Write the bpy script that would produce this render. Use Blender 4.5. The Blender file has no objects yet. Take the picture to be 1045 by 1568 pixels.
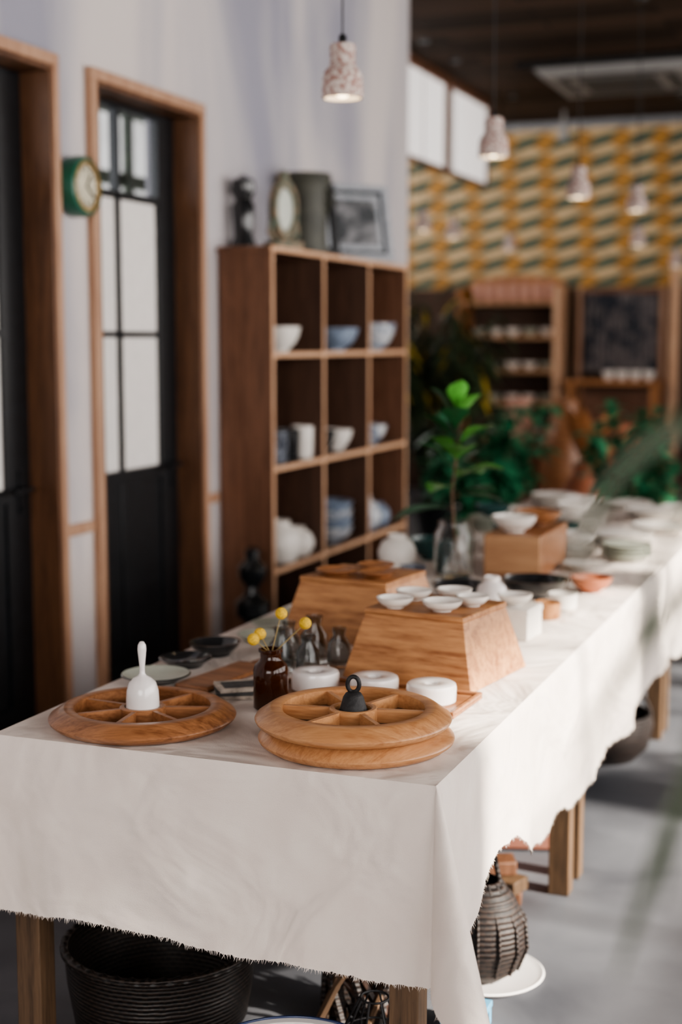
import bpy, math, random
from mathutils import Vector, Matrix, Euler
from mathutils import noise as mnoise
random.seed(7)
R=random.random
def U(a,b): return a+(b-a)*R()
scene=bpy.context.scene

# ------------------------------------------------------------------ materials
def _new(name):
    m=bpy.data.materials.new(name); m.use_nodes=True
    nt=m.node_tree; b=nt.nodes['Principled BSDF']
    return m,nt,b
def ramp(nt,stops):
    r=nt.nodes.new('ShaderNodeValToRGB'); e=r.color_ramp.elements
    while len(e)<len(stops): e.new(0.5)
    for i,(p,c) in enumerate(stops):
        e[i].position=p; e[i].color=(c[0],c[1],c[2],1)
    return r
def coords(nt,scale=(1,1,1),rot=(0,0,0)):
    tc=nt.nodes.new('ShaderNodeTexCoord'); mp=nt.nodes.new('ShaderNodeMapping')
    mp.inputs['Scale'].default_value=scale; mp.inputs['Rotation'].default_value=rot
    nt.links.new(tc.outputs['Object'],mp.inputs['Vector']); return mp
def noise(nt,vec,scale,detail=4,dist=0):
    n=nt.nodes.new('ShaderNodeTexNoise'); n.inputs['Scale'].default_value=scale
    n.inputs['Detail'].default_value=detail; n.inputs['Distortion'].default_value=dist
    nt.links.new(vec.outputs[0],n.inputs['Vector']); return n
def bump(nt,b,src,strength,dist=0.01):
    bp=nt.nodes.new('ShaderNodeBump'); bp.inputs['Strength'].default_value=strength
    bp.inputs['Distance'].default_value=dist
    nt.links.new(src,bp.inputs['Height']); nt.links.new(bp.outputs[0],b.inputs['Normal'])
def simple(name,c,rough=0.5,metal=0,var=0.15,scale=20,bumps=0,coat=0,spec=0.5):
    m,nt,b=_new(name); mp=coords(nt); n=noise(nt,mp,scale)
    r=ramp(nt,[(0.3,[x*(1-var) for x in c]),(0.7,[min(1,x*(1+var)) for x in c])])
    nt.links.new(n.outputs['Fac'],r.inputs[0]); nt.links.new(r.outputs[0],b.inputs['Base Color'])
    b.inputs['Roughness'].default_value=rough; b.inputs['Metallic'].default_value=metal
    b.inputs['Coat Weight'].default_value=coat; b.inputs['Specular IOR Level'].default_value=spec
    if bumps: bump(nt,b,n.outputs['Fac'],bumps)
    return m
def wood(name,dark,light,axis='x',scale=6,rough=0.5,stretch=12):
    m,nt,b=_new(name)
    s={'x':(1,stretch,stretch),'y':(stretch,1,stretch),'z':(stretch,stretch,1)}[axis]
    mp=coords(nt,s); n=noise(nt,mp,scale*0.5,6,1.2); n2=noise(nt,mp,scale*3,3,0.3)
    mx=nt.nodes.new('ShaderNodeMath'); mx.operation='MULTIPLY_ADD'; mx.inputs[1].default_value=0.35
    nt.links.new(n2.outputs['Fac'],mx.inputs[0]); 
    sc=nt.nodes.new('ShaderNodeMath'); sc.operation='MULTIPLY'; sc.inputs[1].default_value=0.7
    nt.links.new(n.outputs['Fac'],sc.inputs[0]); nt.links.new(sc.outputs[0],mx.inputs[2])
    mid=[(a+c)/2 for a,c in zip(dark,light)]
    r=ramp(nt,[(0.38,dark),(0.5,mid),(0.64,light)])
    nt.links.new(mx.outputs[0],r.inputs[0]); nt.links.new(r.outputs[0],b.inputs['Base Color'])
    b.inputs['Roughness'].default_value=rough; bump(nt,b,mx.outputs[0],0.15,0.004)
    return m
def glass(name,c,rough=0.02,trans=1.0,ior=1.45):
    m,nt,b=_new(name); b.inputs['Base Color'].default_value=(*c,1)
    b.inputs['Roughness'].default_value=rough; b.inputs['Transmission Weight'].default_value=trans
    b.inputs['IOR'].default_value=ior; return m
def emis(name,c,s):
    m,nt,b=_new(name); b.inputs['Base Color'].default_value=(*c,1)
    b.inputs['Emission Color'].default_value=(*c,1); b.inputs['Emission Strength'].default_value=s; return m
def speckle(name,base,spots,scale=60,rough=0.7):
    m,nt,b=_new(name); mp=coords(nt); n=noise(nt,mp,scale,3,0.5)
    r=ramp(nt,[(0.42,base),(0.5,[(x+y)/2 for x,y in zip(base,spots)]),(0.58,spots)])
    nt.links.new(n.outputs['Fac'],r.inputs[0]); nt.links.new(r.outputs[0],b.inputs['Base Color'])
    b.inputs['Roughness'].default_value=rough; bump(nt,b,n.outputs['Fac'],0.3,0.004); return m
def woven(name,dark,light,scale=60,rough=0.6):
    m,nt,b=_new(name); mp=coords(nt)
    w1=nt.nodes.new('ShaderNodeTexWave'); w1.inputs['Scale'].default_value=scale*0.35; w1.bands_direction='Z'; w1.inputs['Distortion'].default_value=1.5
    ck=nt.nodes.new('ShaderNodeTexChecker'); ck.inputs['Scale'].default_value=scale
    nt.links.new(mp.outputs[0],w1.inputs['Vector']); nt.links.new(mp.outputs[0],ck.inputs['Vector'])
    mu=nt.nodes.new('ShaderNodeMath'); mu.operation='MULTIPLY_ADD'; mu.inputs[1].default_value=0.6
    nt.links.new(w1.outputs['Fac'],mu.inputs[0])
    m2=nt.nodes.new('ShaderNodeMath'); m2.operation='MULTIPLY'; m2.inputs[1].default_value=0.4
    nt.links.new(ck.outputs['Fac'],m2.inputs[0]); nt.links.new(m2.outputs[0],mu.inputs[2])
    r=ramp(nt,[(0.2,dark),(0.9,light)]); nt.links.new(mu.outputs[0],r.inputs[0])
    nt.links.new(r.outputs[0],b.inputs['Base Color']); b.inputs['Roughness'].default_value=rough
    bump(nt,b,mu.outputs[0],0.8,0.004); return m
def plaster():
    m,nt,b=_new('plaster_lavender'); mp=coords(nt,(1,1,0.3)); n=noise(nt,mp,0.9,9,0.5)
    mp2=coords(nt); n2=noise(nt,mp2,14,6,0)
    r=ramp(nt,[(0.38,(0.29,0.285,0.34)),(0.47,(0.45,0.425,0.445)),(0.56,(0.60,0.545,0.525))])
    nt.links.new(n.outputs['Fac'],r.inputs[0]); nt.links.new(r.outputs[0],b.inputs['Base Color'])
    b.inputs['Roughness'].default_value=0.85; bump(nt,b,n2.outputs['Fac'],0.3,0.012); return m
M_PLASTER=plaster()
M_WHITEPL=simple('plaster_white',(0.60,0.57,0.54),0.9,var=0.08,scale=6,bumps=0.1)
M_BACKPL=simple('plaster_umber',(0.09,0.055,0.04),0.9,var=0.2,scale=3)
def concrete():
    m,nt,b=_new('polished_concrete'); mp=coords(nt); n=noise(nt,mp,2.2,8,0.4); n2=noise(nt,mp,30,4)
    r=ramp(nt,[(0.3,(0.055,0.058,0.068)),(0.7,(0.135,0.14,0.155))])
    nt.links.new(n.outputs['Fac'],r.inputs[0]); nt.links.new(r.outputs[0],b.inputs['Base Color'])
    b.inputs['Roughness'].default_value=0.5; bump(nt,b,n2.outputs['Fac'],0.05,0.005); return m
M_CONC=concrete()
def planks():
    m,nt,b=_new('ceiling_planks'); mp=coords(nt,(1,1,1)); 
    br=nt.nodes.new('ShaderNodeTexBrick'); br.inputs['Scale'].default_value=1.0
    br.inputs['Color1'].default_value=(0.030,0.018,0.011,1); br.inputs['Color2'].default_value=(0.085,0.050,0.032,1)
    br.inputs['Mortar'].default_value=(0.006,0.004,0.003,1); br.inputs['Mortar Size'].default_value=0.008
    br.inputs['Brick Width'].default_value=1.6; br.inputs['Row Height'].default_value=0.22
    nt.links.new(mp.outputs[0],br.inputs['Vector']); nt.links.new(br.outputs['Color'],b.inputs['Base Color'])
    b.inputs['Roughness'].default_value=0.8; b.inputs['Specular IOR Level'].default_value=0.2; return m
M_CEIL=planks()
def linen():
    m,nt,b=_new('linen_cloth'); mp=coords(nt); n=noise(nt,mp,2.4,3,1.8); n2=noise(nt,mp,420,2); n3=noise(nt,mp,9,5)
    r=ramp(nt,[(0.3,(0.69,0.61,0.555)),(0.7,(0.74,0.665,0.61))])
    nt.links.new(n3.outputs['Fac'],r.inputs[0]); nt.links.new(r.outputs[0],b.inputs['Base Color'])
    b.inputs['Roughness'].default_value=0.95; b.inputs['Specular IOR Level'].default_value=0.1
    b1=nt.nodes.new('ShaderNodeBump'); b1.inputs['Strength'].default_value=0.7; b1.inputs['Distance'].default_value=0.05
    nt.links.new(n.outputs['Fac'],b1.inputs['Height'])
    b2=nt.nodes.new('ShaderNodeBump'); b2.inputs['Strength'].default_value=0.45; b2.inputs['Distance'].default_value=0.001
    nt.links.new(n2.outputs['Fac'],b2.inputs['Height']); nt.links.new(b1.outputs[0],b2.inputs['Normal'])
    nt.links.new(b2.outputs[0],b.inputs['Normal']); return m
M_LINEN=linen()
def blindmat():
    m,nt,b=_new('white_roller_blind'); b.inputs['Base Color'].default_value=(0.92,0.89,0.88,1); b.inputs['Roughness'].default_value=0.9
    t=nt.nodes.new('ShaderNodeBsdfTranslucent'); t.inputs[0].default_value=(0.97,0.95,0.94,1)
    mx=nt.nodes.new('ShaderNodeMixShader'); mx.inputs[0].default_value=0.8
    nt.links.new(b.outputs[0],mx.inputs[1]); nt.links.new(t.outputs[0],mx.inputs[2]); nt.links.new(mx.outputs[0],nt.nodes['Material Output'].inputs[0]); return m
M_BLIND=blindmat()
def clearpane():
    m,nt,b=_new('clear_window_pane'); b.inputs['Base Color'].default_value=(0.1,0.1,0.1,1); b.inputs['Roughness'].default_value=0.02
    t=nt.nodes.new('ShaderNodeBsdfTransparent'); t.inputs[0].default_value=(0.55,0.60,0.65,1)
    mx=nt.nodes.new('ShaderNodeMixShader'); mx.inputs[0].default_value=0.85
    nt.links.new(b.outputs[0],mx.inputs[1]); nt.links.new(t.outputs[0],mx.inputs[2]); nt.links.new(mx.outputs[0],nt.nodes['Material Output'].inputs[0]); return m
M_PANETOP=clearpane()
M_BLACK=simple('black_paint',(0.007,0.008,0.010),0.35,var=0.3)
M_CASING=wood('casing_wood',(0.075,0.031,0.014),(0.155,0.07,0.032),'z',4,0.5)
M_CASEDGE=wood('casing_edge_wood',(0.34,0.18,0.11),(0.46,0.28,0.18),'z',4,0.5)
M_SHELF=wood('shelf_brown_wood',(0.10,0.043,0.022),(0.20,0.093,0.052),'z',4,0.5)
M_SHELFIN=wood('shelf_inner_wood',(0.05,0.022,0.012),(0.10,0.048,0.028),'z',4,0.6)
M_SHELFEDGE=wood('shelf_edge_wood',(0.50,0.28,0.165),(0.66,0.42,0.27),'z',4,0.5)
M_PINE=wood('pine_box_wood',(0.25,0.095,0.032),(0.52,0.26,0.11),'x',7,0.45,8)
M_OAK=wood('tray_walnut',(0.17,0.066,0.027),(0.36,0.165,0.075),'x',9,0.32,9)
M_BEECH=wood('tray_beech',(0.35,0.155,0.064),(0.52,0.27,0.125),'x',9,0.32,9)
M_WALD=wood('recess_shade_and_driftwood',(0.02,0.009,0.005),(0.055,0.024,0.013),'x',9,0.4,9)  # walnut darkened, recess shade put into the colour; also used for driftwood
M_BRECESS=wood('recess_beech_shaded',(0.035,0.016,0.008),(0.08,0.036,0.018),'x',9,0.4,9)  # beech taken far darker: shade inside the tray recess is in the colour
M_LEG=wood('leg_wood',(0.055,0.031,0.016),(0.13,0.076,0.04),'z',6,0.6)
M_RED=wood('reddish_board',(0.13,0.045,0.028),(0.22,0.085,0.055),'x',4,0.6)
M_PORC=simple('white_porcelain',(0.80,0.76,0.74),0.18,var=0.03,coat=0.4)
M_CERW=simple('cream_ceramic',(0.76,0.72,0.67),0.35,var=0.05)
M_CERB=simple('grey_blue_ceramic',(0.20,0.25,0.33),0.3,var=0.35,scale=30)
M_CERWB=speckle('grey_white_ceramic',(0.60,0.61,0.62),(0.20,0.24,0.32),25,rough=0.3)
M_CERD=simple('dark_glaze',(0.014,0.016,0.018),0.2,var=0.3,coat=0.5)
M_CERNAVY=speckle('navy_ceramic',(0.018,0.022,0.035),(0.18,0.20,0.24),30,rough=0.3)
M_CERG=simple('celadon',(0.38,0.40,0.34),0.3,var=0.1)
M_TEAL=simple('dark_teal_glaze',(0.02,0.06,0.06),0.2,var=0.2)
M_TERRA=simple('terracotta',(0.40,0.14,0.07),0.6,var=0.2)
M_IRON=simple('cast_iron',(0.022,0.021,0.022),0.6,0.3,var=0.4,scale=80,bumps=0.3)
M_STEEL=simple('grey_steel',(0.35,0.36,0.38),0.4,0.6)
M_AMBER=glass('amber_glass',(0.09,0.024,0.007),0.04,0.7)
M_GLASS=glass('clear_glass',(0.95,0.97,0.97),0.01,1.0,1.3)
M_SMOKE=glass('smoke_glass',(0.60,0.62,0.62),0.01,1.0,1.4)
M_PANE=simple('frosted_pane',(0.86,0.83,0.80),0.14,var=0.03,coat=0.6)
M_CLOCKG=simple('green_enamel',(0.02,0.11,0.07),0.3)
M_CLOCKF=simple('clock_face',(0.62,0.58,0.45),0.2,coat=0.8)
M_BRASS=simple('brass',(0.5,0.33,0.14),0.3,0.9)
M_YELL=simple('craspedia_yellow',(0.72,0.46,0.05),0.9,var=0.25,scale=300,bumps=0.6)
M_STEMD=simple('dry_stem',(0.30,0.22,0.09),0.8)
M_LEAF=simple('leaf_bright',(0.085,0.30,0.045),0.3,var=0.35,scale=14)
M_LEAFD=simple('leaf_dark',(0.022,0.105,0.038),0.32,var=0.35,scale=14)
M_LEAFT=simple('leaf_teal',(0.03,0.17,0.08),0.45,var=0.4,scale=9)
M_LEAFB=simple('leaf_bamboo',(0.028,0.045,0.018),0.5,var=0.5,scale=6)
M_LEAFY=simple('leaf_yellow',(0.40,0.28,0.03),0.5,var=0.3)
M_BARK=simple('bark',(0.12,0.07,0.04),0.8)
M_BASK=woven('black_basket_weave',(0.004,0.004,0.004),(0.04,0.028,0.022),90,0.4)
M_BASKB=woven('brown_basket_weave',(0.005,0.003,0.003),(0.030,0.017,0.012),70,0.6)
M_TERZ=speckle('terrazzo',(0.60,0.53,0.49),(0.32,0.18,0.15),70)
M_BULB=emis('bulb_warm',(1.0,0.78,0.50),8)
M_CORD=simple('cord_black',(0.02,0.02,0.02),0.6)
M_PAPER=simple('paper_card',(0.38,0.33,0.28),0.8,var=0.5,scale=40)
M_INK=simple('dark_card',(0.05,0.05,0.05),0.6,var=0.5,scale=40)
M_POT=simple('old_bronze_pot',(0.05,0.05,0.038),0.55,var=0.4,scale=10,bumps=0.2)
M_SILV=speckle('silver_frame',(0.50,0.52,0.55),(0.24,0.26,0.29),120,rough=0.35)
M_PHOTO=speckle('old_photo',(0.22,0.22,0.23),(0.05,0.055,0.06),10)
M_VERD=speckle('verdigris_ornament',(0.10,0.13,0.10),(0.28,0.20,0.13),35)
M_BLUEC=simple('blue_paint',(0.10,0.32,0.50),0.6)
M_ORANGEW=wood('orange_cabinet_wood',(0.25,0.095,0.03),(0.44,0.19,0.07),'x',4,0.5)
M_HEDGE=wood('hutch_edge_wood',(0.30,0.15,0.07),(0.44,0.25,0.13),'x',4,0.5)
M_PINK=simple('pink_clay',(0.50,0.27,0.20),0.7,var=0.2)
M_FAB=speckle('indigo_fabric',(0.03,0.035,0.05),(0.16,0.14,0.14),8)
M_ACW=simple('ac_grey_plastic',(0.36,0.35,0.34),0.5,var=0.05)
M_ACD=simple('ac_grille',(0.08,0.08,0.08),0.6)
M_TC=simple('tile_cream',(0.60,0.43,0.24),0.6,var=0.15,scale=8)
M_TO=simple('tile_ochre',(0.42,0.21,0.045),0.6,var=0.2,scale=8)
M_TG=simple('tile_green',(0.065,0.10,0.068),0.6,var=0.2,scale=8)
M_RIM=simple('blue_enamel_rim',(0.02,0.04,0.12),0.3)

# ------------------------------------------------------------------ builder
class B:
    def __init__(s,name): s.name=name; s.v=[]; s.f=[]; s.mi=[]; s.mats=[]
    def m(s,mat):
        if mat not in s.mats: s.mats.append(mat)
        return s.mats.index(mat)
    def add(s,vs,fs,mat,M=None):
        o=len(s.v); i=s.m(mat)
        for p in vs:
            p=Vector(p)
            if M is not None: p=M@p
            s.v.append(p)
        for f in fs: s.f.append([a+o for a in f]); s.mi.append(i)
    def box(s,c,d,mat,rot=None):
        x,y,z=[k/2 for k in d]
        vs=[(-x,-y,-z),(x,-y,-z),(x,y,-z),(-x,y,-z),(-x,-y,z),(x,-y,z),(x,y,z),(-x,y,z)]
        M=Matrix.Translation(c)
        if rot: M=M@Euler(rot).to_matrix().to_4x4()
        s.add(vs,[(0,3,2,1),(4,5,6,7),(0,1,5,4),(1,2,6,5),(2,3,7,6),(3,0,4,7)],mat,M)
    def bb(s,a,b,mat):
        s.box([(p+q)/2 for p,q in zip(a,b)],[abs(q-p) for p,q in zip(a,b)],mat)
    def frust(s,c,bd,td,h,mat,off=(0,0)):
        x,y=bd[0]/2,bd[1]/2; X,Y=td[0]/2,td[1]/2; ox,oy=off
        vs=[(-x,-y,0),(x,-y,0),(x,y,0),(-x,y,0),(-X+ox,-Y+oy,h),(X+ox,-Y+oy,h),(X+ox,Y+oy,h),(-X+ox,Y+oy,h)]
        s.add(vs,[(0,3,2,1),(4,5,6,7),(0,1,5,4),(1,2,6,5),(2,3,7,6),(3,0,4,7)],mat,Matrix.Translation(c))
    def lathe(s,prof,mat,c=(0,0,0),n=48,M=None,sx=1,sy=1):
        vs=[];fs=[];rings=[]
        for r,z in prof:
            if r<1e-6: rings.append([len(vs)]); vs.append((0,0,z))
            else:
                rings.append(list(range(len(vs),len(vs)+n)))
                for k in range(n):
                    a=2*math.pi*k/n; vs.append((r*math.cos(a)*sx,r*math.sin(a)*sy,z))
        for A,Bq in zip(rings,rings[1:]):
            for k in range(n):
                k2=(k+1)%n
                if len(A)==1 and len(Bq)==1: break
                if len(A)==1: fs.append((A[0],Bq[k2],Bq[k]))
                elif len(Bq)==1: fs.append((A[k],A[k2],Bq[0]))
                else: fs.append((A[k],A[k2],Bq[k2],Bq[k]))
        T=Matrix.Translation(c)
        if M is not None: T=T@M
        s.add(vs,fs,mat,T)
    def tube(s,pts,r,mat,n=8):
        pts=[Vector(p) for p in pts]; vs=[];fs=[]
        rs=r if isinstance(r,(list,tuple)) else [r]*len(pts)
        up=Vector((0,0,1)); prev=None
        for i,p in enumerate(pts):
            d=(pts[min(i+1,len(pts)-1)]-pts[max(i-1,0)]).normalized()
            if prev is None:
                a=d.cross(up); 
                if a.length<0.1: a=d.cross(Vector((1,0,0)))
                a.normalize()
            else:
                a=prev-d*prev.dot(d); a.normalize()
            prev=a; b=d.cross(a)
            for k in range(n):
                t=2*math.pi*k/n; vs.append(p+(a*math.cos(t)+b*math.sin(t))*rs[i])
        for i in range(len(pts)-1):
            for k in range(n):
                k2=(k+1)%n; fs.append((i*n+k,i*n+k2,(i+1)*n+k2,(i+1)*n+k))
        fs.append(tuple(range(n-1,-1,-1))); fs.append(tuple(range((len(pts)-1)*n,len(pts)*n)))
        s.add(vs,fs,mat)
    def ball(s,c,r,mat,n=16,sx=1,sy=1,sz=1):
        prof=[(0,-r*sz)]+[(r*math.cos(a),r*sz*math.sin(a)) for a in [math.pi*(-0.5+i/8) for i in range(1,8)]]+[(0,r*sz)]
        s.lathe(prof,mat,c,n,sx=sx,sy=sy)
    def leaf(s,base,d,L,W,mat,bend=0.3,n=5,peak=1.0,fold=0.15):
        base=Vector(base); d=Vector(d).normalized(); up=Vector((0,0,1))
        side=d.cross(up)
        if side.length<0.05: side=Vector((1,0,0))
        side.normalize(); nrm=side.cross(d).normalized()
        vs=[];fs=[]
        for i in range(n+1):
            t=i/n; w=W*0.5*max(0.02,math.sin(math.pi*min(0.985,t**peak*0.97+0.015)))
            c=base+d*L*t-up*bend*L*t*t
            vs+= [c-side*w+nrm*w*fold*2, c, c+side*w+nrm*w*fold*2]
        for i in range(n):
            a=i*3; fs+= [(a,a+1,a+4,a+3),(a+1,a+2,a+5,a+4)]
        s.add(vs,fs,mat)
    def blade(s,p0,p1,p2,W,mat,n=14):
        p0,p1,p2=Vector(p0),Vector(p1),Vector(p2); vs=[];fs=[]
        for i in range(n+1):
            t=i/n; c=p0*(1-t)**2+p1*2*t*(1-t)+p2*t*t; d=((p1-p0)*(1-t)+(p2-p1)*t).normalized()
            side=d.cross(Vector((0.4,0.85,0.35))).normalized(); w=W*0.5*(0.35+0.65*math.sin(math.pi*min(1,t*0.8+0.2)))*(1 if t<0.95 else 0.3)
            vs+=[c-side*w,c+Vector((0,w*0.4,0)),c+side*w]
        for i in range(n):
            a=i*3; fs+=[(a,a+1,a+4,a+3),(a+1,a+2,a+5,a+4)]
        s.add(vs,fs,mat)
    def done(s,loc=(0,0,0),rot=(0,0,0),bevel=0,sharp=35):
        me=bpy.data.meshes.new(s.name); me.from_pydata([tuple(p) for p in s.v],[],s.f)
        for m in s.mats: me.materials.append(m)
        me.polygons.foreach_set('material_index',s.mi)
        me.polygons.foreach_set('use_smooth',[True]*len(s.f)); me.update()
        try: me.set_sharp_from_angle(angle=math.radians(sharp))
        except Exception: pass
        o=bpy.data.objects.new(s.name,me); scene.collection.objects.link(o)
        o.location=loc; o.rotation_euler=rot
        if bevel:
            q=o.modifiers.new('bevel','BEVEL'); q.width=bevel; q.segments=2; q.limit_method='ANGLE'
        return o

# ------------------------------------------------------------------ shell
H=3.8; YB=14.6; XR=3.0; YF=-2.2; XL=-2.95
b=B('floor'); b.bb((-6.2,YF-0.2,-0.1),(XR+0.2,YB+0.2,0),M_CONC); b.done()
b=B('ceiling'); b.bb((-6.2,YF-0.2,H),(XR+0.2,YB+0.2,H+0.12),M_CEIL); b.done()
D1=(3.70,4.61); D2=(4.92,5.81); DT=2.58
for y0,y1 in ((YF,D1[0]),(D1[1],D2[0]),(D2[1],8.8)):
    b=B('wall_left'); b.bb((-3.2,y0,0),(XL,y1,H),M_PLASTER); b.done()
for y0,y1 in (D1,D2):
    b=B('wall_left'); b.bb((-3.2,y0,DT),(XL,y1,H),M_PLASTER); b.done()
b=B('wall_alcove_side'); b.bb((-6.2,8.6,0),(-6.0,YB,2.7),M_WHITEPL); b.bb((-6.2,8.6,3.76),(-6.0,YB,H),M_WHITEPL)
b.bb((-6.2,8.6,2.7),(-6.0,9.6,3.76),M_WHITEPL); b.bb((-6.2,13.8,2.7),(-6.0,YB,3.76),M_WHITEPL); b.done()
b=B('wall_alcove_near'); b.bb((-6.0,8.6,0),(-3.2,8.8,H),M_WHITEPL); b.done()
b=B('wall_back'); b.bb((-6.2,YB,0),(XR+0.2,YB+0.2,H),M_BACKPL); b.done()
def portal(loc,rot,sx,sy):
    l=bpy.data.lights.new('window_portal','AREA'); l.shape='RECTANGLE'; l.size=sx; l.size_y=sy; l.cycles.is_portal=True
    o=bpy.data.objects.new('window_portal',l); o.location=loc; o.rotation_euler=rot; scene.collection.objects.link(o)
b=B('window_1')  # unseen window, added so that daylight backlights the blinds
for y in (9.6,10.9,12.4,13.74): b.bb((-6.12,y,2.7),(-6.06,y+0.06,3.76),M_BLACK)
b.done(); portal((-6.3,11.7,3.23),(0,math.radians(-90),0),1.06,4.2)
for i,(y0,y1) in enumerate(((10.5,11.82),(11.92,13.15))):
    b=B('window_%d'%(i+2)); xa,xb=-3.66,-3.61
    for q in (y0,y1-0.025): b.bb((xa,q,3.0),(xb,q+0.025,H-0.001),M_SHELF)
    b.bb((xa,y0+0.025,3.0),(xb,y1-0.025,3.03),M_SHELF); b.bb((xa,y0+0.025,3.72),(xb,y1-0.025,H-0.001),M_SHELF)
    vs=[];fs=[];n=24
    for k in range(n+1):
        y=y0+0.026+(y1-y0-0.052)*k/n; x=-3.635+0.006*math.sin(k*1.7); vs+=[(x,y,3.03),(x,y,3.72)]
    for k in range(n): fs.append((2*k,2*k+1,2*k+3,2*k+2))
    b.add(vs,fs,M_BLIND); b.done()
b=B('cube_pattern_wallpaper'); hx=0.225
def hexpt(cx,cz,k):
    a=math.radians(60*k+30); x=math.cos(a)*hx; z=math.sin(a)*hx*0.60
    return (cx+x+z*0.9, cz+z)
row=0; z=2.0
while z<H+0.3:
    x=-6.7+(row%2)*hx*0.866+((z-2.0)*0.9)%(hx*1.732)
    while x<3.2:
        P=[hexpt(x,z,k) for k in range(6)]; C=(x,z)
        for idx,mt in (((0,1,2),M_TC),((2,3,4),M_TO),((4,5,0),M_TG)):
            q=[C]+[P[k] for k in idx]
            q=[(min(3.0,max(-6.0,p[0])),YB-0.012,min(H-0.02,max(2.12,p[1]))) for p in q]
            b.add(q,[(0,1,2,3)],mt)
        x+=hx*1.732
    z+=hx*1.5*0.60; row+=1
b.done()
b=B('wall_right'); sill=1.0; head=3.4
b.bb((XR,YF,0),(XR+0.15,YB,sill),M_WHITEPL); b.bb((XR,YF,head),(XR+0.15,YB,H),M_WHITEPL)
bays=[(-1.7,0.1),(0.35,1.9),(2.3,4.3),(4.6,6.6),(6.9,8.9),(9.2,11.0)]
ys=[YF]+[q for p in bays for q in p]+[YB]
for i in range(0,len(ys),2): b.bb((XR,ys[i],sill),(XR+0.15,ys[i+1],head),M_WHITEPL)
b.done()
wn=4
for y0,y1 in bays:
    b=B('window_%d'%wn); wn+=1
    for q in (y0,(y0+y1)/2-0.02,y1-0.04): b.bb((XR+0.05,q,sill),(XR+0.10,q+0.04,head),M_BLACK)
    for z in (sill,1.6,2.2,2.8,head-0.04): b.bb((XR+0.055,y0,z),(XR+0.095,y1,z+0.045),M_BLACK)
    b.done()
    portal((XR+0.2,(y0+y1)/2,(sill+head)/2),(0,math.radians(90),0),head-sill,y1-y0)
b=B('wall_front')
b.bb((XL,YF-0.15,0),(XR,YF,1.2),M_WHITEPL); b.bb((XL,YF-0.15,2.8),(XR,YF,H),M_WHITEPL)
b.bb((XL,YF-0.15,1.2),(-1.6,YF,2.8),M_WHITEPL); b.bb((1.0,YF-0.15,1.2),(XR,YF,2.8),M_WHITEPL); b.done()
b=B('window_%d'%wn)
for x in (-1.6,-0.7,0.2,0.96): b.bb((x,YF-0.1,1.2),(x+0.04,YF-0.05,2.8),M_BLACK)
b.bb((-1.56,YF-0.095,2.0),(0.96,YF-0.055,2.04),M_BLACK); b.done()
portal((-0.3,YF-0.2,2.0),(math.radians(90),0,0),2.6,1.6)
n=1
for y0,y1 in ((4.665,4.865),(5.865,5.985)):
    b=B('trim_%d'%n); n+=1; b.bb((XL+0.001,y0,0.83),(XL+0.02,y1,0.875),M_CASEDGE); b.done(bevel=0.004)
b=B('trim_3'); b.bb((-5.9,YB-0.06,H-0.09),(XR,YB-0.016,H-0.02),M_STEEL); b.done()

# ------------------------------------------------------------------ doors
def door(nm,y0,y1):
    root=bpy.data.objects.new(nm,None); scene.collection.objects.link(root)
    b=B('casing'); x0=-3.09; x1=XL+0.03; w=0.045
    b.bb((x0,y0+0.001,0),(x1,y0+0.02,DT-0.02),M_CASING); b.bb((x0,y1-0.02,0),(x1,y1-0.001,DT-0.02),M_CASING); b.bb((x0,y0+0.001,DT-0.02),(x1,y1-0.001,DT-0.001),M_CASING)
    b.bb((XL+0.001,y0-w+0.005,0),(x1+0.006,y0,DT),M_CASEDGE); b.bb((XL+0.001,y1,0),(x1+0.006,y1+w-0.005,DT),M_CASEDGE)
    b.bb((XL+0.001,y0-w+0.005,DT),(x1+0.006,y1+w-0.005,DT+w),M_CASEDGE)
    c=b.done(bevel=0.003); c.parent=root
    b=B('leaf'); xa,xb=-3.085,-3.045; a=y0+0.022; e=y1-0.022
    b.bb((xa,a,0.005),(xb,a+0.055,DT-0.022),M_BLACK); b.bb((xa,e-0.15,0.005),(xb,e,DT-0.022),M_BLACK)
    g0=a+0.055; g1=e-0.15; gm=g0+(g1-g0)*0.47
    for z0,z1 in ((DT-0.045,DT-0.022),(2.17,2.20),(1.595,1.62),(0.98,1.03),(0.005,0.2)): b.bb((xa,g0,z0),(xb,g1,z1),M_BLACK)
    b.bb((xa,gm-0.012,1.03),(xb,gm+0.012,DT-0.045),M_BLACK)
    b.bb((xa+0.01,g0,0.2),(xb-0.012,g1,0.98),M_BLACK); b.bb((xb-0.012,gm-0.01,0.2),(xb-0.006,gm+0.01,0.98),M_BLACK)
    b.bb((xa+0.015,g0,1.03),(xb-0.018,g1,2.17),M_PANE)
    b.add([(xb-0.02,g0,2.20),(xb-0.02,g1,2.20),(xb-0.02,g1,DT-0.045),(xb-0.02,g0,DT-0.045)],[(0,1,2,3)],M_PANETOP)
    c=b.done(bevel=0.002); c.parent=root
    b=B('handle'); hy=e-0.06
    b.bb((xb,hy-0.02,0.93),(xb+0.006,hy+0.02,1.10),M_BLACK); b.tube([(xb,hy,1.03),(xb+0.05,hy,1.03),(xb+0.055,hy-0.02,1.03),(xb+0.055,hy-0.12,1.025)],0.009,M_BLACK)
    b.lathe([(0,0),(0.014,0),(0.014,0.012),(0,0.012)],M_BLACK,(xb,hy,0.95),16,Euler((0,math.radians(90),0)).to_matrix().to_4x4())
    c=b.done(); c.parent=root
door('door_1',*D1); door('door_2',*D2)
b=B('added_pane_lattice')  # added lattice behind the top door panes, breaks the sky into reflection-like patches
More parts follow.
